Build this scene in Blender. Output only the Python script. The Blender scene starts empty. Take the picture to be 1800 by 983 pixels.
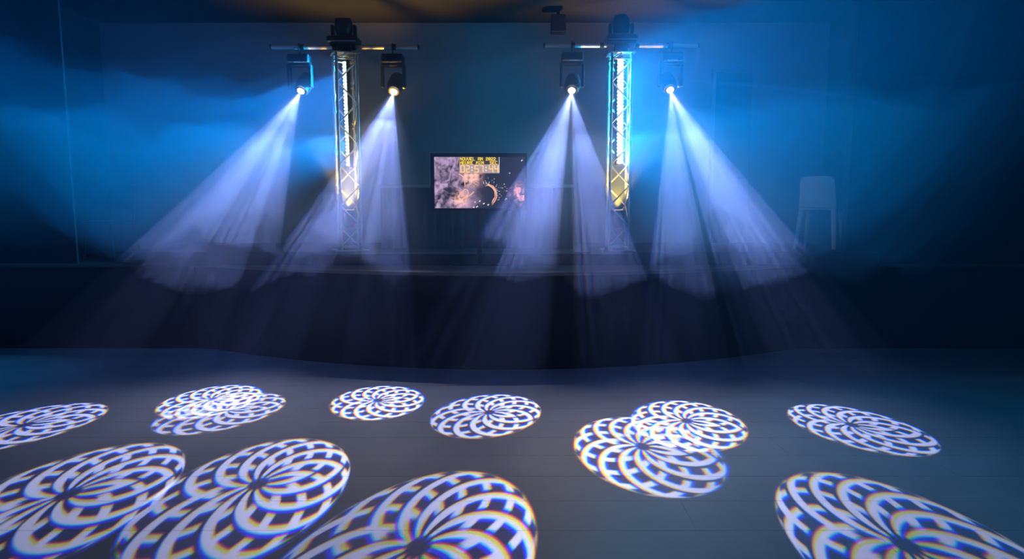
import bpy, bmesh, math, random
from mathutils import Vector, Matrix, Quaternion
random.seed(7)
PI = math.pi

# ---------------------------------------------------------------- camera
FPX, CXP, CYP, YH, CAMH = 1150.0, 900.0, 491.5, 360.0, 1.75
PITCH = math.atan2(CYP - YH, FPX)
sc = bpy.context.scene
C = sc.collection
cam_d = bpy.data.cameras.new('camera')
cam_d.sensor_fit = 'HORIZONTAL'; cam_d.sensor_width = 36.0
cam_d.lens = FPX / 1800 * 36
cam = bpy.data.objects.new('camera', cam_d); C.objects.link(cam)
cam.location = (0, 0, CAMH)
cam.rotation_euler = (PI/2 - PITCH, 0, 0)
sc.camera = cam

# ---------------------------------------------------------------- world, exposure, light paths
w = bpy.data.worlds.new('world'); sc.world = w; w.use_nodes = True
w.node_tree.nodes['Background'].inputs[0].default_value = (0.25, 0.45, 0.8, 1)
w.node_tree.nodes['Background'].inputs[1].default_value = 0.004
vs = sc.view_settings
vs.view_transform = 'Standard'; vs.look = 'None'; vs.exposure = 0.0; vs.gamma = 1.0
vs.use_curve_mapping = False
cy = sc.cycles
cy.max_bounces = 2; cy.diffuse_bounces = 1; cy.glossy_bounces = 1; cy.transmission_bounces = 1
cy.volume_bounces = 0; cy.transparent_max_bounces = 8
cy.volume_step_rate = 1.0; cy.volume_max_steps = 128
cy.sample_clamp_indirect = 2.0
cy.caustics_reflective = False; cy.caustics_refractive = False

# main levels
STAGE_Z, RISER_Z = 1.04, 1.195
TRUSS_Y = 8.0
SPOT_POWER = 4500.0
HAZE_THIN, HAZE_BANK = 0.010, 0.15

def at(u, v, Y):
    """world point that photograph pixel (u, v) shows at depth Y"""
    c, s = math.cos(PITCH), math.sin(PITCH)
    d = Vector((u - CXP, FPX*c + (CYP - v)*s, -FPX*s + (CYP - v)*c))
    return Vector((0, 0, CAMH)) + d * (Y / d.y)

# ---------------------------------------------------------------- materials
M = {}
def mat(name, col, rough=0.5, metal=0.0, emit=None, strength=0.0, noise=None, bump=0.0, spec=0.5):
    m = bpy.data.materials.new(name); m.use_nodes = True
    nt = m.node_tree; b = nt.nodes['Principled BSDF']
    b.inputs['Base Color'].default_value = (*col, 1)
    b.inputs['Roughness'].default_value = rough
    b.inputs['Metallic'].default_value = metal
    b.inputs['Specular IOR Level'].default_value = spec
    if emit:
        b.inputs['Emission Color'].default_value = (*emit, 1)
        b.inputs['Emission Strength'].default_value = strength
    if noise:
        tc = nt.nodes.new('ShaderNodeTexCoord')
        n = nt.nodes.new('ShaderNodeTexNoise'); n.inputs['Scale'].default_value = noise[0]
        n.inputs['Detail'].default_value = 6
        nt.links.new(tc.outputs['Object'], n.inputs['Vector'])
        mr = nt.nodes.new('ShaderNodeMix'); mr.data_type = 'RGBA'
        k = noise[1]
        mr.inputs[6].default_value = (*[x*(1-k) for x in col], 1)
        mr.inputs[7].default_value = (*[min(1, x*(1+k)) for x in col], 1)
        nt.links.new(n.outputs[0], mr.inputs[0])
        nt.links.new(mr.outputs[2], b.inputs['Base Color'])
        if bump:
            bp = nt.nodes.new('ShaderNodeBump'); bp.inputs['Strength'].default_value = bump
            bp.inputs['Distance'].default_value = 0.01
            nt.links.new(n.outputs[0], bp.inputs['Height'])
            nt.links.new(bp.outputs[0], b.inputs['Normal'])
    M[name] = m
    return m

mat('floor_vinyl', (0.18, 0.195, 0.235), 0.55, noise=(2.2, 0.25), spec=0.3)
mat('floor_joint', (0.24, 0.26, 0.30), 0.7)
mat('stage_front', (0.010, 0.014, 0.026), 0.8, noise=(3, 0.3))
mat('stage_floor', (0.05, 0.045, 0.045), 0.5, noise=(4, 0.3))
mat('stage_lip', (0.16, 0.13, 0.115), 0.45, noise=(6, 0.2))
mat('riser_edge', (0.30, 0.31, 0.33), 0.5)
mat('wall_paint', (0.32, 0.33, 0.36), 0.85, noise=(1.2, 0.12), bump=0.05)
mat('front_wall', (0.022, 0.023, 0.026), 0.9, noise=(1.5, 0.15), bump=0.05)
mat('ceiling_paint', (0.055, 0.053, 0.055), 0.9, noise=(1.0, 0.08))
mat('side_paint', (0.06, 0.062, 0.068), 0.9, noise=(1.4, 0.15), bump=0.05)
mat('hall_wall', (0.07, 0.07, 0.08), 0.9)
mat('door_paint', (0.12, 0.13, 0.15), 0.6, noise=(3, 0.1))
mat('aluminium', (0.82, 0.82, 0.84), 0.28, 0.85, noise=(9, 0.08))
mat('bar_steel', (0.80, 0.77, 0.72), 0.4, 0.25, noise=(7, 0.12))
mat('black_plastic', (0.012, 0.013, 0.016), 0.45, noise=(20, 0.2))
mat('black_metal', (0.02, 0.02, 0.024), 0.4, 0.3, noise=(14, 0.2))
mat('pale_edge', (0.7, 0.72, 0.75), 0.35, 0.3)  # pale tone that puts reflected light into strips on the head bases
mat('lens_glow', (1, 1, 1), 0.2, emit=(1.0, 0.97, 0.92), strength=14.0)
mat('lens_dark', (0.03, 0.035, 0.05), 0.08)
mat('led_white', (0.8, 0.95, 1), 0.3, emit=(0.62, 0.92, 1.0), strength=9.0)
mat('led_teal', (0.8, 0.95, 1), 0.3, emit=(0.55, 0.95, 1.0), strength=3.0)
mat('uplight_glass', (1, 0.8, 0.5), 0.3, emit=(1.0, 0.62, 0.22), strength=3.0)
mat('desk_cloth', (0.05, 0.055, 0.065), 0.9, noise=(5, 0.2))
mat('desk_top', (0.25, 0.26, 0.28), 0.5, noise=(8, 0.15))
mat('tv_frame', (0.02, 0.02, 0.025), 0.3)
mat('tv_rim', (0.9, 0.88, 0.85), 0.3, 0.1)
mat('chair_pale', (0.92, 0.90, 0.87), 0.5, noise=(10, 0.06))
mat('chair_dark', (0.02, 0.022, 0.025), 0.35, noise=(10, 0.1))
mat('chrome', (0.7, 0.7, 0.72), 0.25, 0.8)
for k in ('lens_glow', 'led_white', 'led_teal', 'uplight_glass'):
    M[k].cycles.emission_sampling = 'NONE'

# ---------------------------------------------------------------- mesh helpers
def obj(name, bm, m, parent=None, smooth=False):
    me = bpy.data.meshes.new(name)
    bmesh.ops.recalc_face_normals(bm, faces=bm.faces[:])
    bm.to_mesh(me); bm.free()
    if smooth:
        me.shade_smooth()
        try: me.set_sharp_from_angle(angle=math.radians(35))
        except Exception: pass
    o = bpy.data.objects.new(name, me); C.objects.link(o)
    me.materials.append(M[m] if isinstance(m, str) else m)
    if parent: o.parent = parent
    return o
def inst(name, me, mtx, parent):
    o = bpy.data.objects.new(name, me); C.objects.link(o); o.parent = parent
    o.matrix_local = mtx
    return o
def thing(name, label, cat, loc=(0, 0, 0), rot=(0, 0, 0), group=None):
    o = bpy.data.objects.new(name, None); C.objects.link(o)
    o.location = loc; o.rotation_euler = rot
    o.empty_display_size = 0.1
    o['label'] = label; o['category'] = cat
    if group: o['group'] = group
    return o
def tag(o, label, cat, group=None):
    o['label'] = label; o['category'] = cat
    if group: o['group'] = group
    return o
def struct(name, bm, m, label=None, cat=None, smooth=False):
    o = obj(name, bm, m, None, smooth); o['kind'] = 'structure'
    if label: o['label'] = label
    if cat: o['category'] = cat
    return o
def add_box(bm, lo, hi, bevel=0.0, seg=2):
    v = [bm.verts.new((x, y, z)) for x in (lo[0], hi[0]) for y in (lo[1], hi[1]) for z in (lo[2], hi[2])]
    fs = [(0,1,3,2), (4,6,7,5), (0,4,5,1), (2,3,7,6), (0,2,6,4), (1,5,7,3)]
    F = [bm.faces.new([v[i] for i in f]) for f in fs]
    if bevel:
        es = list({e for f in F for e in f.edges})
        bmesh.ops.bevel(bm, geom=es, offset=bevel, segments=seg, profile=0.5, affect='EDGES')
    return bm
def box(lo, hi, bevel=0.0): return add_box(bmesh.new(), lo, hi, bevel)
def frame_axes(d):
    d = d.normalized()
    a = Vector((0, 0, 1)) if abs(d.z) < 0.9 else Vector((1, 0, 0))
    x = d.cross(a).normalized(); y = d.cross(x).normalized()
    return x, y
def add_tube(bm, pts, r, n=10, caps=True):
    pts = [Vector(p) for p in pts]
    rs = r if isinstance(r, (list, tuple)) else [r]*len(pts)
    rings = []
    x = None
    for i, p in enumerate(pts):
        if i == 0: d = pts[1]-pts[0]
        elif i == len(pts)-1: d = pts[-1]-pts[-2]
        else: d = (pts[i+1]-pts[i]).normalized() + (pts[i]-pts[i-1]).normalized()
        d = d.normalized()
        if x is None: x, y = frame_axes(d)
        else:
            x = (x - d*x.dot(d)).normalized(); y = d.cross(x)
        rings.append([bm.verts.new(p + (x*math.cos(t)+y*math.sin(t))*rs[i]) for t in [2*PI*k/n for k in range(n)]])
    for a, b in zip(rings, rings[1:]):
        for k in range(n):
            bm.faces.new((a[k], a[(k+1) % n], b[(k+1) % n], b[k]))
    if caps:
        bm.faces.new(rings[0][::-1]); bm.faces.new(rings[-1])
    return bm
def tube(pts, r, n=10): return add_tube(bmesh.new(), pts, r, n)
def add_lathe(bm, prof, n=20):
    """prof: list of (r, z); revolves round local z"""
    rings = [[bm.verts.new((r*math.cos(2*PI*k/n), r*math.sin(2*PI*k/n), z)) for k in range(n)] for r, z in prof]
    for a, b in zip(rings, rings[1:]):
        for k in range(n):
            bm.faces.new((a[k], a[(k+1) % n], b[(k+1) % n], b[k]))
    bm.faces.new(rings[0][::-1]); bm.faces.new(rings[-1])
    return bm
def lathe(prof, n=20): return add_lathe(bmesh.new(), prof, n)

# ================================================================ the setting
# hall floor: a slab carrying sheet panels with narrow joints
floor = struct('floor', box((-6.6, -1.0, -0.06), (6.6, 7.9, -0.0012)), 'floor_joint')
PW, PD, G = 1.90, 0.355, 0.0022
pm = None
row = 0
y = 4.07 - 6*0.355
while y < 7.6:
    x = -6.6 + (0.0 if row % 2 == 0 else -PW/2)
    while x < 6.6:
        x0, x1 = max(x, -6.59), min(x+PW-G, 6.59)
        if x1 - x0 > 0.1:
            full = abs(x1-x0-(PW-G)) < 1e-6
            if full and pm:
                o = bpy.data.objects.new('floor_panel', pm); C.objects.link(o); o.parent = floor
            else:
                o = obj('floor_panel', box((0, 0, -0.0012), (x1-x0, PD-G, 0.0)), 'floor_vinyl', floor)
                if full: pm = o.data
            o.location = (x0, y, 0)
        x += PW
    y += PD; row += 1
# floor material uses world position so that the panels do not repeat
nt = M['floor_vinyl'].node_tree
for n in nt.nodes:
    if n.type == 'TEX_NOISE':
        g = nt.nodes.new('ShaderNodeNewGeometry'); nt.links.new(g.outputs['Position'], n.inputs['Vector'])

# stage platform with a bowed front edge
def front_y(x):
    return 6.80 + 1.05*min(1.0, (abs(x+0.1)/3.6)**2)
def bowed(z0, z1, dy, back):
    bm = bmesh.new(); n = 48
    xs = [-6.6 + 13.2*i/n for i in range(n+1)]
    lo = [[bm.verts.new((x, front_y(x)+dy, z)) for x in xs] for z in (z0, z1)]
    hi = [[bm.verts.new((x, (back if back > 0 else front_y(x)+dy-back), z)) for x in xs] for z in (z0, z1)]
    for i in range(n):
        bm.faces.new((lo[0][i], lo[0][i+1], lo[1][i+1], lo[1][i]))
        bm.faces.new((hi[0][i], hi[1][i], hi[1][i+1], hi[0][i+1]))
        bm.faces.new((lo[1][i], lo[1][i+1], hi[1][i+1], hi[1][i]))
        bm.faces.new((lo[0][i], hi[0][i], hi[0][i+1], lo[0][i+1]))
    for i in (0, n):
        bm.faces.new((lo[0][i], lo[1][i], hi[1][i], hi[0][i]))
    return bm
stage = struct('stage_platform', bowed(0.0, STAGE_Z-0.03, 0.03, 10.0), 'stage_front')
stop = obj('stage_boards', bowed(STAGE_Z-0.03, STAGE_Z, 0.028, 10.0), 'stage_floor', stage)
lip = struct('trim_1', bowed(STAGE_Z-0.032, STAGE_Z+0.004, 0.0, -0.028), 'stage_lip')
rl = at(590, 437, 7.72).x; rr = at(1112, 437, 7.72).x
riser = struct('stage_riser', box((-4.6, 7.72, STAGE_Z), (4.35, 9.6, RISER_Z)), 'stage_floor')
obj('riser_nosing', box((rl, 7.705, RISER_Z-0.025), (rr, 7.72, RISER_Z)), 'riser_edge', riser)

CEIL = at(700, 40, 10.0).z
struct('wall_back', box((-6.6, 10.0, 0), (6.6, 10.15, CEIL)), 'wall_paint')
struct('ceiling', box((-6.6, -1.0, CEIL), (6.6, 10.15, CEIL+0.15)), 'ceiling_paint')
rwx = at(1460, 35, 10.0).x
struct('wall_right', box((rwx, 8.0, 0), (rwx+0.12, 10.0, CEIL)), 'side_paint')
struct('wall_left', box((-6.2, 8.0, 0), (-6.08, 10.0, CEIL)), 'side_paint')
pl = at(124, 300, 7.9).x; pr = at(1497, 250, 7.9).x
struct('wall_front_left', box((-6.6, 7.9, 0), (pl, 7.93, CEIL)), 'front_wall')
struct('wall_front_right', box((pr, 7.9, 0), (6.6, 8.02, CEIL)), 'front_wall')
struct('wall_hall_left', box((-6.75, -1.0, 0), (-6.6, 10.15, CEIL)), 'hall_wall')
struct('wall_hall_right', box((6.6, -1.0, 0), (6.75, 10.15, CEIL)), 'hall_wall')
# dark door in the back wall, right of the right tower
a = at(1258, 128, 9.98); b = at(1322, 128, 9.98)
door = struct('door_1', box((a.x, 9.955, RISER_Z-0.15), (b.x, 9.999, a.z)), 'door_paint')
bm = bmesh.new()
for lo, hi in (((a.x-0.05, 9.94, RISER_Z-0.15), (a.x, 9.999, a.z+0.05)), ((b.x, 9.94, RISER_Z-0.15), (b.x+0.05, 9.999, a.z+0.05)),
               ((a.x, 9.94, a.z), (b.x, 9.999, a.z+0.05))):
    add_box(bm, lo, hi)
obj('door_frame', bm, 'wall_paint', door)
bm = tube([(b.x-0.07, 9.955, RISER_Z+0.95), (b.x-0.07, 9.91, RISER_Z+0.95), (b.x-0.18, 9.91, RISER_Z+0.95)], 0.011, 8)
obj('door_handle', bm, 'chrome', door)

# ================================================================ truss towers
TW = 0.235          # chord centre distance
BOT = RISER_Z
TOP = at(1090, 95, TRUSS_Y).z
tube_mesh = {}
def unit_tube(r, n=10, m='aluminium'):
    key = (r, m)
    if key not in tube_mesh:
        bm = tube([(0, 0, 0), (0, 0, 1)], r, n)
        me = bpy.data.meshes.new('tube'); bm.to_mesh(me); bm.free(); me.shade_smooth()
        me.set_sharp_from_angle(angle=math.radians(40))
        me.materials.append(M[m]); tube_mesh[key] = me
    return tube_mesh[key]
def seg_matrix(p, q):
    p, q = Vector(p), Vector(q); d = q-p
    rot = d.to_track_quat('Z', 'Y').to_matrix().to_4x4()
    return Matrix.Translation(p) @ rot @ Matrix.Diagonal((1, 1, d.length, 1))
def tower(u, rz, label):
    X = at(u, 250, TRUSS_Y).x
    t = thing('truss_tower', label, 'truss', (X, TRUSS_Y, BOT), (0, 0, rz), 'truss towers on the stage')
    H = TOP - BOT; h = TW/2
    obj('base_plate', box((-0.20, -0.20, 0), (0.20, 0.20, 0.012), 0.003), 'bar_steel', t)
    obj('top_plate', box((-0.155, -0.155, H-0.012), (0.155, 0.155, H), 0.003), 'aluminium', t)
    cor = [(-h, -h), (h, -h), (h, h), (-h, h)]
    for cx, cyy in cor:
        inst('chord', unit_tube(0.0175, 12), seg_matrix((cx, cyy, 0.012), (cx, cyy, H-0.012)), t)
    nseg = 9; z0, z1 = 0.06, H-0.10; dz = (z1-z0)/nseg
    for f in range(4):
        a, b = cor[f], cor[(f+1) % 4]
        for k in range(nseg):
            p, q = (a, b) if (k+f) % 2 == 0 else (b, a)
            inst('brace', unit_tube(0.0085, 8), seg_matrix((*p, z0+k*dz), (*q, z0+(k+1)*dz)), t)
        for z in (0.045, H-0.075):
            inst('cross_rail', unit_tube(0.0085, 8), seg_matrix((*a, z), (*b, z)), t)
        inst('top_bracket', unit_tube(0.0085, 8), seg_matrix((*a, H-0.075), ((a[0]+b[0])/2, (a[1]+b[1])/2, H-0.012)), t)
    return t, X
towerL, XL = tower(610, math.radians(24), 'turned silver lattice truss tower with teal light, left of the screen')
towerR, XR = tower(1088, 0.0, 'silver lattice truss tower squarely facing, brilliant blue light inside, right of the screen')

# LED bars inside the towers: housing + diodes, with the light they give
def led_bar(u0, v0, u1, v1, face, label, m, power, col, rad, back_power, spread):
    p0, p1 = at(u0, v0, TRUSS_Y), at(u1, v1, TRUSS_Y)
    mid = (p0+p1)/2; L = (p0-p1).length
    up = (p0-p1).normalized()
    f = Vector(face); f = (f - up*f.dot(up)).normalized(); s = f.cross(up).normalized()
    mtx = Matrix((( s.x, -f.x, up.x, mid.x), (s.y, -f.y, up.y, mid.y), (s.z, -f.z, up.z, mid.z), (0, 0, 0, 1)))
    t = thing('led_bar', label, 'light bar', group='light bars in the truss towers'); t.matrix_world = mtx
    obj('housing', box((-rad*1.1, 0.0, -L/2-0.02), (rad*1.1, 0.045, L/2+0.02), 0.006), 'black_metal', t)
    n = 30
    bm = bmesh.new(); dz = L/n
    add_lathe(bm, [(rad*0.25, -dz*0.46), (rad*0.9, -dz*0.3), (rad, 0), (rad*0.9, dz*0.3), (rad*0.25, dz*0.46)], 12)
    me = bpy.data.meshes.new('diode'); bmesh.ops.recalc_face_normals(bm, faces=bm.faces[:]); bm.to_mesh(me); bm.free(); me.shade_smooth(); me.materials.append(M[m])
    for k in range(n):
        inst('diode', me, Matrix.Translation((0, -0.004, -L/2 + dz*(k+0.5))), t)
    for back, pw in ((False, power), (True, back_power)):
        if not pw: continue
        ld = bpy.data.lights.new('led_bar_light', 'AREA'); ld.shape = 'RECTANGLE'; ld.size = rad*2; ld.size_y = L
        ld.energy = pw; ld.color = col; ld.spread = math.radians(172 if back else spread)
        lo = bpy.data.objects.new('led_bar_light', ld); C.objects.link(lo); lo.parent = t
        lo.matrix_local = (Matrix.Translation((0, 0.058, 0)) @ Matrix.Rotation(math.radians(-66), 4, 'Z') @ Matrix.Rotation(PI/2, 4, 'X')) if back else (Matrix.Translation((0, -rad-0.012, 0)) @ Matrix.Rotation(-PI/2, 4, 'X'))
    return t
ledL = led_bar(607, 108, 614, 292, (-0.90, -0.43, 0), 'beaded teal light bar inside the turned truss tower, left of the screen', 'led_teal', 225.0, (0.0, 0.37, 1.0), 0.034, 0.0, 84)
ledR = led_bar(1090, 102, 1089, 288, (0.5, -0.86, 0), 'brilliant white-blue light bar inside the truss tower right of the screen', 'led_white', 200.0, (0.0, 0.42, 1.0), 0.042, 75.0, 106)

# warm uplights standing inside the towers
def uplight(X, rz, label, power):
    z0 = RISER_Z + 0.30
    ztop = at(1088, 369, TRUSS_Y).z
    t = thing('uplight', label, 'stage light', (X, TRUSS_Y, RISER_Z+0.012), (0, 0, rz), 'warm uplights inside the truss towers')
    H = ztop - RISER_Z - 0.012
    obj('can', lathe([(0.045, H*0.55), (0.075, H*0.62), (0.085, H*0.95), (0.085, H-0.002), (0.07, H-0.002)], 20), 'black_metal', t, True)
    obj('lens', lathe([(0.068, H-0.006), (0.068, H)], 20), 'uplight_glass', t)
    bm = bmesh.new()
    for s in (-1, 1):
        add_tube(bm, [(s*0.094, 0, H*0.8), (s*0.094, 0, 0.05), (s*0.05, 0, 0.008)], 0.008, 8)
    obj('bracket', bm, 'bar_steel', t)
    obj('foot', lathe([(0.09, 0.0), (0.09, 0.008), (0.04, 0.012)], 20), 'black_metal', t)
    ld = bpy.data.lights.new('uplight_beam', 'SPOT'); ld.energy = power; ld.color = (1.0, 0.58, 0.04)
    ld.spot_size = math.radians(84); ld.spot_blend = 0.6; ld.shadow_soft_size = 0.03
    lo = bpy.data.objects.new('uplight_beam', ld); C.objects.link(lo); lo.parent = t
    lo.location = (0, 0, H+0.035); lo.rotation_euler = (PI, 0, 0)
    return t
uplight(XL, math.radians(24), 'amber uplight standing in the foot of the turned truss tower', 320.0)
uplight(XR, 0.0, 'amber uplight standing in the foot of the squarely facing truss tower', 320.0)

# ================================================================ crossbars with clamps
def crossbar(u0, u1, v, X, label, clamps):
    p0, p1 = at(u0, v, TRUSS_Y), at(u1, v, TRUSS_Y)
    t = thing('crossbar', label, 'bar', (X, TRUSS_Y, p0.z), group='crossbars on the truss towers')
    r = 0.026
    obj('pipe', tube([(p0.x-X, 0, 0), (p1.x-X, 0, 0)], r, 16), 'bar_steel', t, True)
    for s, x in ((-1, p0.x-X), (1, p1.x-X)):
        obj('end_cap', tube([(x-s*0.005, 0, 0), (x+s*0.012, 0, 0)], r*1.08, 16), 'black_plastic', t)
    obj('mount', box((-0.075, -0.05, TOP-p0.z+0.001), (0.075, 0.05, 0.02), 0.008), 'black_metal', t)
    for cu in clamps:
        x = at(cu, v, TRUSS_Y).x - X
        bm = tube([(x-0.022, 0, 0), (x+0.022, 0, 0)], r*1.35, 14)
        obj('clamp_ring', bm, 'black_metal', t)
    return t, p0.z
barL, BZL = crossbar(477, 735, 83, XL, 'steel crossbar on top of the truss tower left of the screen', (531, 588, 622, 693))
barR, BZR = crossbar(957, 1227, 80, XR, 'steel crossbar on top of the truss tower right of the screen', (1007, 1058, 1120, 1177))

# ================================================================ gobo projectors (moving heads)
def math_node(nt, op, a, b=None, c=None, clamp=False):
    n = nt.nodes.new('ShaderNodeMath'); n.operation = op; n.use_clamp = clamp
    for i, v in enumerate((a, b, c)):
        if v is None: continue
        if isinstance(v, (int, float)): n.inputs[i].default_value = v
        else: nt.links.new(v, n.inputs[i])
    return n.outputs[0]
def smooth(nt, v, e0, e1, o0=0.0, o1=1.0):
    n = nt.nodes.new('ShaderNodeMapRange'); n.interpolation_type = 'SMOOTHSTEP'
    nt.links.new(v, n.inputs[0])
    n.inputs[1].default_value = e0; n.inputs[2].default_value = e1
    n.inputs[3].default_value = o0; n.inputs[4].default_value = o1
    return n.outputs[0]
NP = 12
def gobo_group():
    g = bpy.data.node_groups.new('gobo_rosette', 'ShaderNodeTree')
    g.interface.new_socket('x', in_out='INPUT', socket_type='NodeSocketFloat')
    g.interface.new_socket('y', in_out='INPUT', socket_type='NodeSocketFloat')
    g.interface.new_socket('turn', in_out='INPUT', socket_type='NodeSocketFloat')
    g.interface.new_socket('value', in_out='OUTPUT', socket_type='NodeSocketFloat')
    i = g.nodes.new('NodeGroupInput'); o = g.nodes.new('NodeGroupOutput')
    x, y, turn = i.outputs[0], i.outputs[1], i.outputs[2]
    r = math_node(g, 'SQRT', math_node(g, 'ADD', math_node(g, 'MULTIPLY', x, x), math_node(g, 'MULTIPLY', y, y)))
    th = math_node(g, 'SUBTRACT', math_node(g, 'ARCTAN2', y, x), turn)
    th = math_node(g, 'ABSOLUTE', math_node(g, 'WRAP', th, PI, -PI))
    w_ = math_node(g, 'ARCCOSINE', math_node(g, 'MINIMUM', r, 1.0))
    k = NP/(2*PI)
    ua = math_node(g, 'MULTIPLY', math_node(g, 'ADD', th, w_), k)
    ub = math_node(g, 'MULTIPLY', math_node(g, 'SUBTRACT', th, w_), k)
    da = math_node(g, 'PINGPONG', math_node(g, 'ADD', ua, 64.0), 0.5)
    db = math_node(g, 'PINGPONG', math_node(g, 'ADD', ub, 64.0), 0.5)
    fa = math_node(g, 'FRACT', math_node(g, 'ADD', ua, 64.0))
    # stroke of near constant width: threshold on the angular distance grows where the circles crowd
    arc = math_node(g, 'MULTIPLY', r, math_node(g, 'SQRT', math_node(g, 'SUBTRACT', 1.08, math_node(g, 'MINIMUM', math_node(g, 'MULTIPLY', r, r), 1.0))))
    thr = math_node(g, 'MINIMUM', math_node(g, 'DIVIDE', 0.047*NP/(2*PI), math_node(g, 'MAXIMUM', arc, 0.02)), 0.25)
    sa = smooth(g, math_node(g, 'SUBTRACT', da, thr), 0.04, -0.04)
    sb = math_node(g, 'MULTIPLY', smooth(g, math_node(g, 'SUBTRACT', db, thr), 0.03, -0.05), smooth(g, r, 0.28, 0.40))
    gap = smooth(g, fa, 0.68, 0.60)
    v = math_node(g, 'MAXIMUM', sa, math_node(g, 'MULTIPLY', sb, gap))
    v = math_node(g, 'MULTIPLY', v, smooth(g, r, 1.0, 0.975))
    v = math_node(g, 'MULTIPLY', v, smooth(g, r, 0.085, 0.125))
    g.links.new(v, o.inputs[0])
    return g
GOBO = gobo_group()

def gobo_light(parent, src, target, half_deg, defl, power, turn):
    """one facet of the head's prism: a spot that throws the rosette; colours part along the deflection"""
    ld = bpy.data.lights.new('gobo_beam', 'SPOT')
    ta = math.tan(math.radians(half_deg))
    ld.energy = power; ld.color = (1, 1, 1)
    ld.spot_size = 2*math.atan(ta*3.2); ld.spot_blend = 0.0
    ld.shadow_soft_size = 0.006
    lo = bpy.data.objects.new('gobo_beam', ld); C.objects.link(lo)
    d = (target-src).normalized()
    z = -d; x = Vector((1, 0, 0)); x = (x - z*x.dot(z)).normalized(); yv = z.cross(x)
    lo.matrix_world = Matrix(((x.x, yv.x, z.x, src.x), (x.y, yv.y, z.y, src.y), (x.z, yv.z, z.z, src.z), (0, 0, 0, 1)))
    dv = defl - d*defl.dot(d)
    n2 = Vector((dv.dot(x), dv.dot(yv)))
    n2 = n2.normalized() if n2.length > 1e-6 else Vector((0, -1))
    ld.use_nodes = True; nt = ld.node_tree
    em = nt.nodes['Emission']
    tc = nt.nodes.new('ShaderNodeTexCoord')
    sp = nt.nodes.new('ShaderNodeSeparateXYZ'); nt.links.new(tc.outputs['Normal'], sp.inputs[0])
    az = math_node(nt, 'MULTIPLY', math_node(nt, 'ABSOLUTE', sp.outputs[2]), ta)
    px = math_node(nt, 'DIVIDE', sp.outputs[0], az)
    py = math_node(nt, 'DIVIDE', sp.outputs[1], az)
    cc = nt.nodes.new('ShaderNodeCombineColor')
    for ch, dl in enumerate((-0.018, 0.0, 0.036)):
        gn = nt.nodes.new('ShaderNodeGroup'); gn.node_tree = GOBO
        nt.links.new(math_node(nt, 'SUBTRACT', px, dl*n2.x), gn.inputs[0])
        nt.links.new(math_node(nt, 'SUBTRACT', py, dl*n2.y), gn.inputs[1])
        gn.inputs[2].default_value = turn
        tint = (0.66, 0.70, 1.20)[ch]
        nt.links.new(math_node(nt, 'MULTIPLY', gn.outputs[0], tint), cc.inputs[ch])
    r = math_node(nt, 'SQRT', math_node(nt, 'ADD', math_node(nt, 'MULTIPLY', px, px), math_node(nt, 'MULTIPLY', py, py)))
    stray = smooth(nt, r, 3.2, 0.3, 0.0, 0.035)
    mix = nt.nodes.new('ShaderNodeMix'); mix.data_type = 'RGBA'; mix.blend_type = 'ADD'
    mix.inputs[0].default_value = 1.0
    core = smooth(nt, r, 1.04, 0.94)
    cs = nt.nodes.new('ShaderNodeCombineColor')
    nt.links.new(stray, cs.inputs[0]); nt.links.new(stray, cs.inputs[1])
    nt.links.new(math_node(nt, 'ADD', math_node(nt, 'MULTIPLY', stray, 1.35), math_node(nt, 'MULTIPLY', core, 0.08)), cs.inputs[2])
    nt.links.new(cc.outputs[0], mix.inputs[6]); nt.links.new(cs.outputs[0], mix.inputs[7])
    nt.links.new(mix.outputs[2], em.inputs['Color'])
    em.inputs['Strength'].default_value = 1.0
    lo.parent = parent; lo.matrix_parent_inverse = Matrix.Translation(-parent.location)
    return lo

def floor_pt(u, v):
    d = at(u, v, 1.0) - Vector((0, 0, CAMH))
    return Vector((0, 0, CAMH)) - d*(CAMH/d.z)

def moving_head_body(t, aim, z_base_bot, lens_at, lit, hang_bar=None):
    """parts are placed in the thing's frame (origin at the fixture's mounting point)"""
    # base box
    obj('base', box((-0.13, -0.10, z_base_bot), (0.13, 0.10, z_base_bot+0.105), 0.016), 'black_plastic', t)
    obj('base_highlight', box((0.02, -0.104, z_base_bot+0.002), (0.115, -0.0985, z_base_bot+0.012)), 'pale_edge', t)
    obj('display', box((-0.06, -0.1035, z_base_bot+0.035), (0.03, -0.1, z_base_bot+0.07)), 'lens_dark', t)

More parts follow.
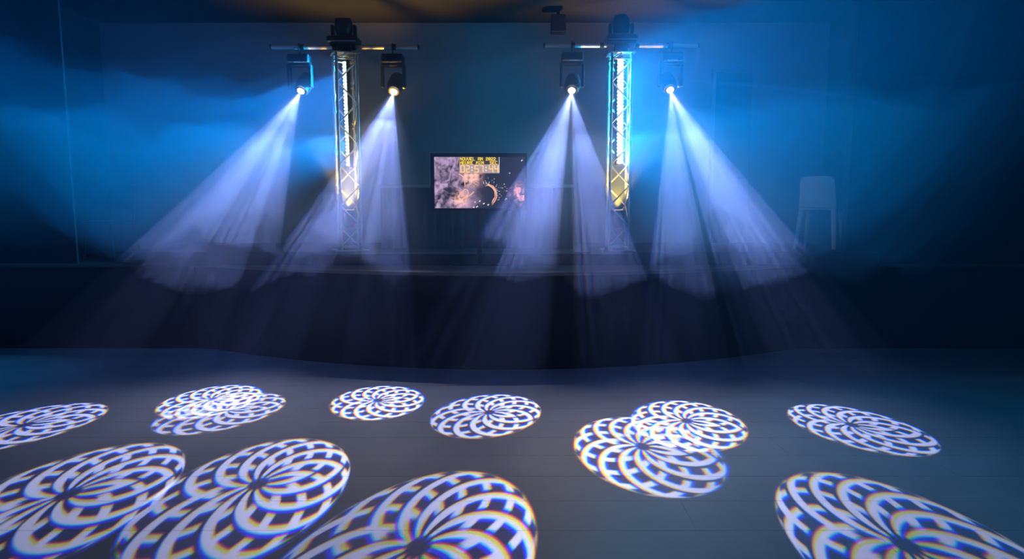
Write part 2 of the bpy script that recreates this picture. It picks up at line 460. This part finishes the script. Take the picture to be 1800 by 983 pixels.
def hung_head(u, v, bar_z, discs, power, label, side):
    lens = at(u, v, TRUSS_Y)
    src = lens + Vector((0, -0.02, -0.01))
    t = thing('moving_head', label, 'stage light', (lens.x, TRUSS_Y, bar_z), group='moving heads hung from the crossbars')
    def loc(p): return Vector(p) - Vector((lens.x, TRUSS_Y, bar_z))
    ll = loc(lens)
    targets = [floor_pt(d[0], d[1]) for d in discs]
    aim = sum(((p-src).normalized() for p in targets), Vector()).normalized()
    # clamp and base under the pipe
    zb = -0.19
    obj('base', box((-0.125, -0.095, zb), (0.125, 0.095, zb+0.10), 0.016), 'black_plastic', t)
    obj('base_highlight', box((0.01*side-0.05, -0.099, zb-0.001), (0.01*side+0.07, -0.0935, zb+0.008)), 'pale_edge', t)  # pale strip modelled in place of the glint along the base's lower edge
    obj('display', box((-0.05, -0.0985, zb+0.035), (0.04, -0.0945, zb+0.07)), 'lens_dark', t)
    bm = tube([(0, 0.034, -0.01), (0, 0.02, 0.034), (0, -0.02, 0.034), (0, -0.036, -0.01), (0, -0.02, -0.045), (0, 0, -0.09)], 0.009, 8)
    obj('hook_clamp', bm, 'black_metal', t)
    # yoke
    piv = Vector((ll.x, 0.0, ll.z)) - Vector((aim.x, aim.y, aim.z))*0.14
    bm = bmesh.new()
    add_box(bm, (-0.135, -0.05, zb-0.035), (0.135, 0.05, zb-0.004), 0.01)
    for s in (-1, 1):
        add_box(bm, (s*0.128-0.017, -0.045, piv.z-0.06), (s*0.128+0.017, 0.045, zb-0.01), 0.01)
    obj('yoke', bm, 'black_plastic', t)
    # head: lathe along the aim direction
    q = aim.to_track_quat('Z', 'Y').to_matrix().to_4x4()
    hm = Matrix.Translation(ll) @ q
    h = obj('head', lathe([(0.05, -0.27), (0.085, -0.25), (0.098, -0.15), (0.092, -0.06), (0.078, -0.012), (0.07, -0.006), (0.06, -0.012)], 24), 'black_plastic', t, True)
    h.matrix_local = hm
    ring = obj('lens_ring', lathe([(0.052, -0.008), (0.062, 0.0), (0.062, 0.004), (0.046, 0.004)], 24), 'black_metal', h)
    ln = obj('lens', lathe([(0.045, -0.012), (0.045, 0.002), (0.03, 0.010), (0.012, 0.013)], 24), 'lens_glow', h, True)
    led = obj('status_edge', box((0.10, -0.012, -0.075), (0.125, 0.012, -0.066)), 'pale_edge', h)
    srcp = Vector(lens) + aim*0.03
    for (du, dv, ha, pw), tg in zip(discs, targets):
        dd = (tg-srcp).normalized()
        gobo_light(t, srcp, tg, ha, dd-aim, power*pw, TURN)
    return t

TURN = math.radians(200)
hung_head(529, 160, BZL, [(375, 702, 6.17, 1.0), (45, 747, 6.0, 1.0), (120, 869, 6.5, 1.0)], SPOT_POWER,
          'lit moving head at the far left end of the left crossbar', 1)
TURN = math.radians(200)
hung_head(692, 161, BZL, [(665, 704, 6.15, 1.0), (400, 721, 6.08, 1.0), (454, 851, 6.3, 1.0)], SPOT_POWER,
          'lit moving head on the left crossbar, nearer the screen', -1)
TURN = math.radians(160)
hung_head(1005, 159, BZR, [(860, 725, 6.09, 1.0), (1130, 785, 6.29, 1.0), (735, 962, 6.0, 1.0)], SPOT_POWER,
          'lit moving head on the right crossbar, nearer the screen', 1)
TURN = math.radians(160)
hung_head(1178, 158, BZR, [(1207, 740, 6.13, 1.0), (1498, 747, 5.8, 1.0), (1593, 959, 5.9, 1.0)], SPOT_POWER,
          'lit moving head at the far right end of the right crossbar', -1)

# unlit heads standing on the tower tops
def top_head(X, z0, dx, label, tilt):
    t = thing('moving_head', label, 'stage light', (X+dx, TRUSS_Y, z0), group='unlit moving heads on the tower tops')
    obj('base', box((-0.18, -0.13, 0), (0.18, 0.13, 0.075), 0.02), 'black_plastic', t)
    obj('base_highlight', box((-0.17, -0.134, 0.008), (0.17, -0.128, 0.016)), 'pale_edge', t)
    bm = bmesh.new()
    add_box(bm, (-0.14, -0.05, 0.077), (0.14, 0.05, 0.10), 0.01)
    for s in (-1, 1):
        add_box(bm, (s*0.13-0.016, -0.045, 0.085), (s*0.13+0.016, 0.045, 0.22), 0.012)
    obj('yoke', bm, 'black_plastic', t)
    h = obj('head', lathe([(0.06, -0.10), (0.09, -0.085), (0.106, -0.02), (0.10, 0.06), (0.085, 0.095), (0.074, 0.09)], 24), 'black_plastic', t, True)
    h.matrix_local = Matrix.Translation((0, 0, 0.20)) @ Matrix.Rotation(tilt, 4, 'X')
    obj('lens', lathe([(0.072, 0.075), (0.066, 0.097), (0.03, 0.105)], 24), 'lens_dark', h, True)
    return t
top_head(XL, BZL+0.03, 0.0, 'unlit black moving head standing on the turned truss tower left of the screen', math.radians(12))
hR = top_head(XR, BZR+0.03, 0.0, 'unlit black moving head standing on the truss tower right of the screen', math.radians(-14))

# dark loudspeaker hung from the ceiling between the towers
p = at(981, 40, 9.2)
t = thing('ceiling_speaker', 'small dark box hung under the ceiling, left of the right tower', 'speaker', (p.x, 9.2, CEIL))
obj('cabinet', box((-0.10, -0.09, p.z-0.14-CEIL), (0.10, 0.09, p.z+0.09-CEIL), 0.012), 'black_plastic', t)
obj('bracket', box((-0.02, -0.02, p.z+0.08-CEIL), (0.02, 0.02, 0.0)), 'black_metal', t)

# ================================================================ screen on its stand
SY = 7.62
a = at(756, 269, SY); b = at(926, 371, SY)
sa_, sb_ = at(763, 276, SY), at(921.5, 366, SY)
sx, sz = (a.x+b.x)/2, (a.z+b.z)/2
tv = thing('television', 'flat television showing a pink nebula and yellow countdown on the stage', 'television', (sx, SY+0.03, RISER_Z if SY > 7.72 else STAGE_Z))
base_z = tv.location.z
def L(v): return Vector((v.x-sx, v.y-SY-0.03, v.z-base_z))
A, B, SA, SB = L(a), L(b), L(sa_), L(sb_)
yF = -0.03
bm = bmesh.new()
for lo, hi in (((A.x, yF, SA.z), (B.x, yF+0.03, A.z)), ((A.x, yF, B.z), (B.x, yF+0.03, SB.z)),
               ((A.x, yF, SB.z), (SA.x, yF+0.03, SA.z)), ((SB.x, yF, SB.z), (B.x, yF+0.03, SA.z))):
    add_box(bm, lo, hi)
add_box(bm, (A.x, yF+0.03, B.z), (B.x, yF+0.06, A.z))
bez = obj('bezel', bm, 'tv_frame', tv)
bm = bmesh.new()
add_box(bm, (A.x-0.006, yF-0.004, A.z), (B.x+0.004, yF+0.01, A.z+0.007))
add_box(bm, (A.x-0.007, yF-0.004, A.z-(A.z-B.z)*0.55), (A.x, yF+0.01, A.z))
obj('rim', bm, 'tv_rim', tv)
obj('pole', tube([(0, 0.06, 0.02), (0, 0.06, A.z-0.2)], 0.03, 12), 'black_metal', tv)
obj('foot', box((-0.32, -0.045, 0.0), (0.32, 0.165, 0.02), 0.006), 'black_metal', tv)

# picture: procedural nebula, emissive (it is a lit screen)
SW, SH = SB.x-SA.x, SA.z-SB.z
pm_ = bpy.data.materials.new('screen_picture'); pm_.use_nodes = True
nt = pm_.node_tree; nt.nodes.clear()
out = nt.nodes.new('ShaderNodeOutputMaterial'); em = nt.nodes.new('ShaderNodeEmission')
tc = nt.nodes.new('ShaderNodeTexCoord'); sp = nt.nodes.new('ShaderNodeSeparateXYZ')
nt.links.new(tc.outputs['Generated'], sp.inputs[0])
X_, Z_ = sp.outputs[0], sp.outputs[2]
def noise(scale, detail, dist, off):
    mp = nt.nodes.new('ShaderNodeMapping'); mp.inputs['Location'].default_value = (off, 0, off*0.7)
    mp.inputs['Scale'].default_value = (1.75, 1, 1)
    nt.links.new(tc.outputs['Generated'], mp.inputs[0])
    n = nt.nodes.new('ShaderNodeTexNoise'); n.inputs['Scale'].default_value = scale
    n.inputs['Detail'].default_value = detail; n.inputs['Distortion'].default_value = dist
    nt.links.new(mp.outputs[0], n.inputs['Vector']); return n.outputs[0]
def blob(cx_, cz_, r0, r1):
    dx = math_node(nt, 'MULTIPLY', math_node(nt, 'SUBTRACT', X_, cx_), 1.75)
    dz = math_node(nt, 'SUBTRACT', Z_, cz_)
    d = math_node(nt, 'SQRT', math_node(nt, 'ADD', math_node(nt, 'MULTIPLY', dx, dx), math_node(nt, 'MULTIPLY', dz, dz)))
    return smooth(nt, d, r1, r0)
n1 = noise(4.5, 8, 1.2, 0.3); n2 = noise(9.0, 8, 0.8, 3.1)
left = smooth(nt, X_, 0.62, 0.20)
dens = math_node(nt, 'MULTIPLY', smooth(nt, math_node(nt, 'ADD', math_node(nt, 'MULTIPLY', n1, 0.6), math_node(nt, 'MULTIPLY', n2, 0.4)), 0.36, 0.62), left)
hot = math_node(nt, 'MAXIMUM', blob(0.41, 0.62, 0.02, 0.30), math_node(nt, 'MULTIPLY', blob(0.29, 0.18, 0.02, 0.25), 0.8))
hot = math_node(nt, 'MULTIPLY', hot, smooth(nt, n2, 0.3, 0.6))
holes = math_node(nt, 'MULTIPLY', blob(0.20, 0.45, 0.04, 0.28), smooth(nt, n1, 0.62, 0.45))
rflare = math_node(nt, 'MULTIPLY', blob(0.96, 0.28, 0.0, 0.30), smooth(nt, n2, 0.42, 0.62))
hole2 = math_node(nt, 'SUBTRACT', 1.0, math_node(nt, 'MULTIPLY', holes, 0.85))
def rgbmix(kind, fac, c1, c2):
    m = nt.nodes.new('ShaderNodeMix'); m.data_type = 'RGBA'; m.blend_type = kind
    for i, v in ((0, fac), (6, c1), (7, c2)):
        if isinstance(v, (int, float)): m.inputs[i].default_value = v
        elif isinstance(v, tuple): m.inputs[i].default_value = v
        else: nt.links.new(v, m.inputs[i])
    return m.outputs[2]
c = rgbmix('MIX', math_node(nt, 'MULTIPLY', dens, hole2), (0.012, 0.014, 0.035, 1), (0.38, 0.28, 0.56, 1))
c = rgbmix('MIX', math_node(nt, 'MULTIPLY', hot, 0.85), c, (1.0, 0.55, 0.52, 1))
c = rgbmix('MIX', math_node(nt, 'MULTIPLY', rflare, 0.9), c, (0.95, 0.40, 0.45, 1))
nt.links.new(c, em.inputs[0]); em.inputs[1].default_value = 1.8
nt.links.new(em.outputs[0], out.inputs[0])
M['screen_picture'] = pm_
scr = obj('screen', box((SA.x, yF+0.004, SB.z), (SB.x, yF+0.02, SA.z)), 'screen_picture', tv)

def flat_emit(name, col, s):
    m = bpy.data.materials.new(name); m.use_nodes = True; nt = m.node_tree; nt.nodes.clear()
    o = nt.nodes.new('ShaderNodeOutputMaterial'); e = nt.nodes.new('ShaderNodeEmission')
    e.inputs[0].default_value = (*col, 1); e.inputs[1].default_value = s
    nt.links.new(e.outputs[0], o.inputs[0]); M[name] = m; m.cycles.emission_sampling = 'NONE'
flat_emit('yellow_text', (1.0, 0.74, 0.06), 1.7)
flat_emit('orange_digit', (1.0, 0.58, 0.16), 1.7)
flat_emit('digit_panel', (0.62, 0.50, 0.62), 0.9)
flat_emit('panel_dark', (0.05, 0.045, 0.05), 1.0)
flat_emit('pink_trail', (1.0, 0.55, 0.48), 1.2)
flat_emit('spark_white', (0.9, 0.85, 1.0), 1.2)
pm_.cycles.emission_sampling = 'NONE'
FONT = {
 'N': '10001 11001 10101 10101 10011 10001 10001', 'O': '01110 10001 10001 10001 10001 10001 01110',
 'U': '10001 10001 10001 10001 10001 10001 01110', 'V': '10001 10001 10001 10001 10001 01010 00100',
 'E': '11111 10000 10000 11110 10000 10000 11111', 'L': '10000 10000 10000 10000 10000 10000 11111',
 'A': '01110 10001 10001 11111 10001 10001 10001', 'H': '10001 10001 10001 11111 10001 10001 10001',
 'R': '11110 10001 10001 11110 10100 10010 10001', 'M': '10001 11011 10101 10101 10001 10001 10001',
 'I': '01110 00100 00100 00100 00100 00100 01110', 'S': '01111 10000 10000 01110 00001 00001 11110',
 'C': '01111 10000 10000 10000 10000 10000 01111', '0': '01110 10001 10011 10101 11001 10001 01110',
 '2': '01110 10001 00001 00110 01000 10000 11111', ' ': '0 0 0 0 0 0 0'}
def pix(u, v):   # photograph pixel on the screen -> local x, z on the glass
    p = L(at(u, v, SY)); return p.x, p.z
def quad(bm, x0, z0, x1, z1, y):
    add_box(bm, (min(x0, x1), y-0.0008, min(z0, z1)), (max(x0, x1), y, max(z0, z1)))
yT = yF+0.003
def text(name, s, u0, v0, u1, v1, m):
    x0, z0 = pix(u0, v0); x1, z1 = pix(u1, v1)
    n = len(s); cw = (x1-x0)/n; px = cw/6; pz = (z0-z1)/7.6
    bm = bmesh.new()
    for i, ch in enumerate(s):
        for rI, rw in enumerate(FONT[ch].split()):
            for cI, bit in enumerate(rw):
                if bit == '1':
                    quad(bm, x0+i*cw+cI*px, z0-rI*pz, x0+i*cw+(cI+1.15)*px, z0-(rI+1.1)*pz, yT)
    return obj(name, bm, m, scr)
x0, z0 = pix(807, 276.3); x1, z1 = pix(877, 304.5)
bm = bmesh.new(); quad(bm, x0, z0, x1, pix(0, 289)[1], yF+0.0035); obj('text_panel', bm, 'panel_dark', scr)
bm = bmesh.new(); quad(bm, x0, pix(0, 289)[1], x1, z1, yF+0.0035); obj('digit_panel', bm, 'digit_panel', scr)
bm = bmesh.new(); quad(bm, x1, z0, x1+0.006, z1, yF+0.0035); obj('panel_edge', bm, 'spark_white', scr)
text('title_text', 'NOUVEL AN 2022', 808, 276.6, 872, 282.6, 'yellow_text')
text('unit_text', 'HEURE MIN  SEC', 808, 283.4, 875, 289.2, 'yellow_text')
SEGS = {'0': 'abcdef', '2': 'abged', '5': 'afgcd', '7': 'abc', '4': 'fgbc'}
def seg_digit(bm, ch, u0, u1, v0, v1):
    xa, za = pix(u0, v0); xb, zb = pix(u1, v1); zm = (za+zb)/2; t_ = 0.009
    R = {'a': (xa, za, xb, za-t_), 'd': (xa, zb+t_, xb, zb), 'g': (xa, zm+t_/2, xb, zm-t_/2),
         'f': (xa, za, xa+t_, zm), 'e': (xa, zm, xa+t_, zb), 'b': (xb-t_, za, xb, zm), 'c': (xb-t_, zm, xb, zb)}
    for s in SEGS[ch]: quad(bm, *R[s], yT)
bm = bmesh.new()
for ch, u0, u1 in (('0', 809.5, 817), ('2', 819, 825.5), ('5', 834, 841.5), ('7', 843.5, 850), ('4', 859.5, 867), ('4', 869, 876)):
    seg_digit(bm, ch, u0, u1, 290.6, 303.2)
obj('countdown_digits', bm, 'orange_digit', scr)
bm = bmesh.new()
for u in (829.5, 854.5):
    for v in (294.5, 299.5):
        xa, za = pix(u-1.2, v-1.2); xb, zb = pix(u+1.2, v+1.2); quad(bm, xa, za, xb, zb, yT)
obj('countdown_dots', bm, 'spark_white', scr)
def ribbon(bm, pts, wd):
    P = [Vector((*pix(u, v),)) for u, v in pts]
    vs_ = []
    for i, p in enumerate(P):
        d = (P[min(i+1, len(P)-1)]-P[max(i-1, 0)]).normalized(); nrm = Vector((-d.y, d.x))
        ww = wd[i] if isinstance(wd, list) else wd
        vs_.append([bm.verts.new((q.x, yT, q.y)) for q in (p+nrm*ww, p-nrm*ww)])
    for a_, b_ in zip(vs_, vs_[1:]): bm.faces.new((a_[0], a_[1], b_[1], b_[0]))
bm = bmesh.new()
ribbon(bm, [(806, 306), (812, 309), (816, 314), (817, 322), (817.5, 329)], 0.005)
ribbon(bm, [(818.5+4.6*math.cos(t), 339+6.3*math.sin(t)) for t in [PI*0.5+2*PI*k/18 for k in range(19)]], 0.0045)
ribbon(bm, [(797, 353), (806, 352.5), (814, 349.5), (822, 345.5), (828, 342), (833, 337)], 0.006)
obj('light_trail', bm, 'pink_trail', scr)
flat_emit('rose_arm', (0.95, 0.36, 0.36), 0.8)
arm = [(846, 329), (852, 325), (859, 324), (866, 328), (871, 336), (872, 346), (868, 354), (864, 360)]
rs = random.Random(5)
for k in range(7):
    bm = bmesh.new(); o_ = rs.uniform(-3, 2.5); i0 = rs.randint(0, 3); i1 = rs.randint(5, 8)
    P = [(858+(u-858)*(1+o_*0.06)+rs.uniform(-.6, .6), 342+(v-342)*(1+o_*0.06)+rs.uniform(-.6, .6)) for u, v in arm[i0:i1]]
    wds = [rs.uniform(0.002, 0.0075) for _ in P]; wds[0] = wds[-1] = 0.0008
    ribbon(bm, P, wds); obj('nebula_arm', bm, ('rose_arm', 'pink_trail')[k % 2], scr)
bm = bmesh.new(); rs = random.Random(3)
for k in range(46):
    t_ = rs.uniform(-2.6, 0.9); rad = rs.uniform(14, 34)
    u = 858+rad*math.cos(t_); v = 338+rad*0.8*math.sin(t_)
    if not (764 < u < 920 and 306 < v < 365): continue
    ln = rs.uniform(0.8, 3.0)
    ribbon(bm, [(u, v), (u+ln*math.cos(t_), v+ln*math.sin(t_))], rs.uniform(0.0012, 0.003))
for u, v, l in ((832, 365, 2), (837, 364.5, 3), (842, 354.5, 2.5), (849, 359, 3), (857, 361, 2.5), (834, 356, 2), (916, 283, 2.5), (895, 305, 1.5)):
    ribbon(bm, [(u, v), (u+l, v-l*0.7)], 0.006)
obj('sparks', bm, 'spark_white', scr)

# ================================================================ desk behind the screen
DY = 8.25
d0, d1 = at(665, 325, DY), at(1012, 325, DY)
dk = thing('desk', 'long dark covered desk behind the television on the stage', 'desk', ((d0.x+d1.x)/2, DY, RISER_Z))
hw = (d1.x-d0.x)/2; dh = d0.z-RISER_Z
obj('desk_top', box((-hw, -0.0, dh-0.035), (hw, 0.7, dh), 0.006), 'desk_top', dk)
bm = bmesh.new()          # pleated front cloth
n = 120; cols = []
for i in range(n+1):
    x = -hw+0.02 + (2*hw-0.04)*i/n; yy = 0.03 + 0.012*math.sin(i*1.1)
    cols.append([bm.verts.new((x, yy, z)) for z in (0.005, dh-0.04)] + [bm.verts.new((x, yy+0.006, z)) for z in (0.005, dh-0.04)])
for p, q in zip(cols, cols[1:]):
    bm.faces.new((p[0], q[0], q[1], p[1])); bm.faces.new((p[2], p[3], q[3], q[2]))
    bm.faces.new((p[1], q[1], q[3], p[3])); bm.faces.new((p[0], p[2], q[2], q[0]))
bm.faces.new((cols[0][0], cols[0][1], cols[0][3], cols[0][2])); bm.faces.new((cols[-1][0], cols[-1][2], cols[-1][3], cols[-1][1]))
obj('front_cloth', bm, 'desk_cloth', dk, True)
for s in (-1, 1):
    for yy in (0.10, 0.62):
        obj('leg', box((s*(hw-0.06)-0.02, yy-0.02, 0), (s*(hw-0.06)+0.02, yy+0.02, dh-0.035)), 'black_metal', dk)
# ================================================================ chairs
def chair(loc, rz, m, label, seat_h, back_h, wdt, dep, leg_r, shell):
    t = thing('chair', label, 'chair', loc, (0, 0, rz), None)
    hw, hd = wdt/2, dep/2
    obj('seat', box((-hw, -hd, seat_h-0.035), (hw, hd, seat_h), 0.015), m, t)
    # curved backrest, rising and leaning back
    bm = bmesh.new(); nx, nz = 10, 8; th = 0.022
    fr, bk = [], []
    for j in range(nz+1):
        f = j/nz; z = seat_h + (0.0 if shell else 0.16) + f*(back_h-seat_h-(0.0 if shell else 0.16))
        rowf, rowb = [], []
        for i in range(nx+1):
            g = -1+2*i/nx
            ww = hw*(1.0 - 0.10*f)
            if f > 0.8: ww *= 1-0.06*((f-0.8)/0.2)**2
            yy = hd + 0.02 + 0.09*f - 0.05*g*g
            rowf.append(bm.verts.new((g*ww, yy-th/2, z - 0.02*(g**4)*(f > 0.99)))); rowb.append(bm.verts.new((g*ww, yy+th/2, z - 0.02*(g**4)*(f > 0.99))))
        fr.append(rowf); bk.append(rowb)
    for j in range(nz):
        for i in range(nx):
            bm.faces.new((fr[j][i], fr[j][i+1], fr[j+1][i+1], fr[j+1][i]))
            bm.faces.new((bk[j][i], bk[j+1][i], bk[j+1][i+1], bk[j][i+1]))
        bm.faces.new((fr[j][0], fr[j+1][0], bk[j+1][0], bk[j][0])); bm.faces.new((fr[j][nx], bk[j][nx], bk[j+1][nx], fr[j+1][nx]))
    for i in range(nx):
        bm.faces.new((fr[0][i], bk[0][i], bk[0][i+1], fr[0][i+1])); bm.faces.new((fr[nz][i], fr[nz][i+1], bk[nz][i+1], bk[nz][i]))
    obj('backrest', bm, m, t, True)
    for sx_ in (-1, 1):
        for sy_ in (-1, 1):
            top = (sx_*(hw-0.03), sy_*(hd-0.03), seat_h-0.03); bot = (sx_*(hw+0.01), sy_*(hd+(0.03 if sy_ > 0 else 0.0)), 0.0)
            if shell:
                obj('leg', tube([bot, top], [leg_r*0.8, leg_r*1.1], 8), m, t)
            else:
                obj('leg', tube([bot, top], leg_r, 10), 'black_metal', t)
    if not shell:
        for sx_ in (-1, 1):
            obj('back_post', tube([(sx_*(hw-0.03), hd-0.02, seat_h-0.03), (sx_*(hw-0.05), hd+0.03, seat_h+0.2)], leg_r, 8), 'black_metal', t)
    return t
pc = at(1440, 437, 8.45)
chair((pc.x, 8.45, RISER_Z), math.radians(141), 'chair_pale', 'pale plastic chair standing on the right of the stage', 0.52, 0.91, 0.44, 0.42, 0.032, True)
pc = at(196, 437, 8.55)
chair((pc.x, 8.55, STAGE_Z), math.radians(-12), 'chair_dark', 'dark chair in the shade on the far left of the stage', 0.50, 0.98, 0.44, 0.42, 0.013, False)

# ================================================================ haze
def haze_mat(name, dens, col, g=0.0):
    m = bpy.data.materials.new(name); m.use_nodes = True
    nt = m.node_tree; nt.nodes.clear()
    o = nt.nodes.new('ShaderNodeOutputMaterial'); v = nt.nodes.new('ShaderNodeVolumeScatter')
    v.inputs['Color'].default_value = (*col, 1); v.inputs['Density'].default_value = dens
    v.inputs['Anisotropy'].default_value = g
    nt.links.new(v.outputs[0], o.inputs['Volume'])
    m.cycles.homogeneous_volume = True
    M[name] = m
HC = (0.38, 0.54, 1.0)
haze_mat('haze_thin', HAZE_THIN, HC, 0.15)
hz = obj('haze', box((-6.55, 1.2, 0.012), (6.55, 9.93, CEIL-0.01)), 'haze_thin')
hz['kind'] = 'stuff'; tag(hz, 'thin bluish haze filling the hall and stage', 'haze')
from mathutils import noise as mn
def bank(name, z_low, amp, y0, y1, dens, seed, label, z_top=None):
    haze_mat(name+str(seed), dens, HC, 0.15)
    bm = bmesh.new(); nx, ny = 150, 70
    x0, x1 = -6.5, 6.5
    top = CEIL-0.02
    lo = []; 
    for j in range(ny+1):
        rowv = []
        for i in range(nx+1):
            x = x0+(x1-x0)*i/nx; yy = y0+(y1-y0)*j/ny
            p = Vector((x*0.9, yy*0.9, seed*7.3))
            n = mn.fractal(p, 0.9, 2.1, 5) + 0.5*mn.noise(p*0.35)
            slope = 0.0
            z = z_low + amp*n + 0.10*(abs(x)/4)**2 + 0.75*max(0.0, abs(x+0.6)-3.3)**2 + max(0.0, (6.0-yy))*0.25
            rowv.append(bm.verts.new((x, yy, min(max(z, 0.05), top-0.05))))
        lo.append(rowv)
    def zt(v):
        if z_top is None: return top
        return max(v.co.z+0.15, min(top, z_top + 0.13*v.co.x*(z_top > 3) + 0.30*mn.fractal(Vector((v.co.x*0.8, v.co.y*0.8, seed*3.1+40)), 0.9, 2.1, 4)))
    hi = [[bm.verts.new((v.co.x, v.co.y, zt(v))) for v in rowv] for rowv in lo]
    for j in range(ny):
        for i in range(nx):
            bm.faces.new((lo[j][i], lo[j+1][i], lo[j+1][i+1], lo[j][i+1]))
            bm.faces.new((hi[j][i], hi[j][i+1], hi[j+1][i+1], hi[j+1][i]))
    for j in range(ny):
        for i in (0, nx): bm.faces.new((lo[j][i], hi[j][i], hi[j+1][i], lo[j+1][i]))
    for i in range(nx):
        for j in (0, ny): bm.faces.new((lo[j][i], lo[j][i+1], hi[j][i+1], hi[j][i]))
    o = obj(name, bm, name+str(seed)); o['kind'] = 'stuff'; tag(o, label, 'haze')
    return o
bank('haze_bank', 1.12, 0.38, 4.2, 9.90, HAZE_BANK*0.42, 1, 'wide smoke bank glowing blue around the truss towers', 3.42)
bank('haze_bank', 1.38, 0.44, 4.6, 9.86, HAZE_BANK*0.58, 3, 'dense smoke bank hanging at screen height in the light beams', 2.60)

def wisp(pts, Y, w_, h_, dens, label):
    """a thin drifting sheet of smoke: a flat closed tube with a wandering edge"""
    haze_mat('wisp'+str(pts[0]), dens, HC, 0.15)
    bm = bmesh.new(); n = 12; P = []
    for (u0, v0), (u1, v1) in zip(pts, pts[1:]):
        for k in range(8):
            f = k/8; P.append((u0+(u1-u0)*f, v0+(v1-v0)*f))
    P.append(pts[-1]); rings = []
    for i, (u, v) in enumerate(P):
        f = i/(len(P)-1); c_ = at(u, v, Y)
        c_.z += 0.03*mn.noise(Vector((u*0.01, Y, 3.0)))
        sc_ = math.sin(PI*min(max(f, 0.02), 0.98))**0.6
        ww = w_*sc_*(1+0.4*mn.noise(Vector((u*0.012, 9.0, Y)))); hh = h_*sc_*(1+0.5*mn.noise(Vector((u*0.02, 4.0, Y))))
        rings.append([bm.verts.new((c_.x, c_.y+ww*math.cos(t), c_.z+hh*math.sin(t)+0.2*ww*math.cos(t))) for t in [2*PI*k/n for k in range(n)]])
    for a_, b_ in zip(rings, rings[1:]):
        for k in range(n): bm.faces.new((a_[k], a_[(k+1) % n], b_[(k+1) % n], b_[k]))
    bm.faces.new(rings[0][::-1]); bm.faces.new(rings[-1])
    o = obj('smoke_wisp', bm, 'wisp'+str(pts[0]), None, True); o['kind'] = 'stuff'; tag(o, label, 'smoke')
wisp([(1190, 140), (1290, 150), (1400, 158), (1500, 170), (1600, 195)], 7.7, 0.30, 0.030, 0.22, 'long pale smoke wisp drifting right from the right tower')
wisp([(1480, 128), (1580, 132), (1690, 146), (1790, 150)], 7.6, 0.28, 0.035, 0.22, 'faint smoke wisp before the dark wall at the far right')
wisp([(1210, 178), (1290, 194), (1380, 215)], 7.7, 0.25, 0.03, 0.2, 'short smoke wisp beside the far right moving head')
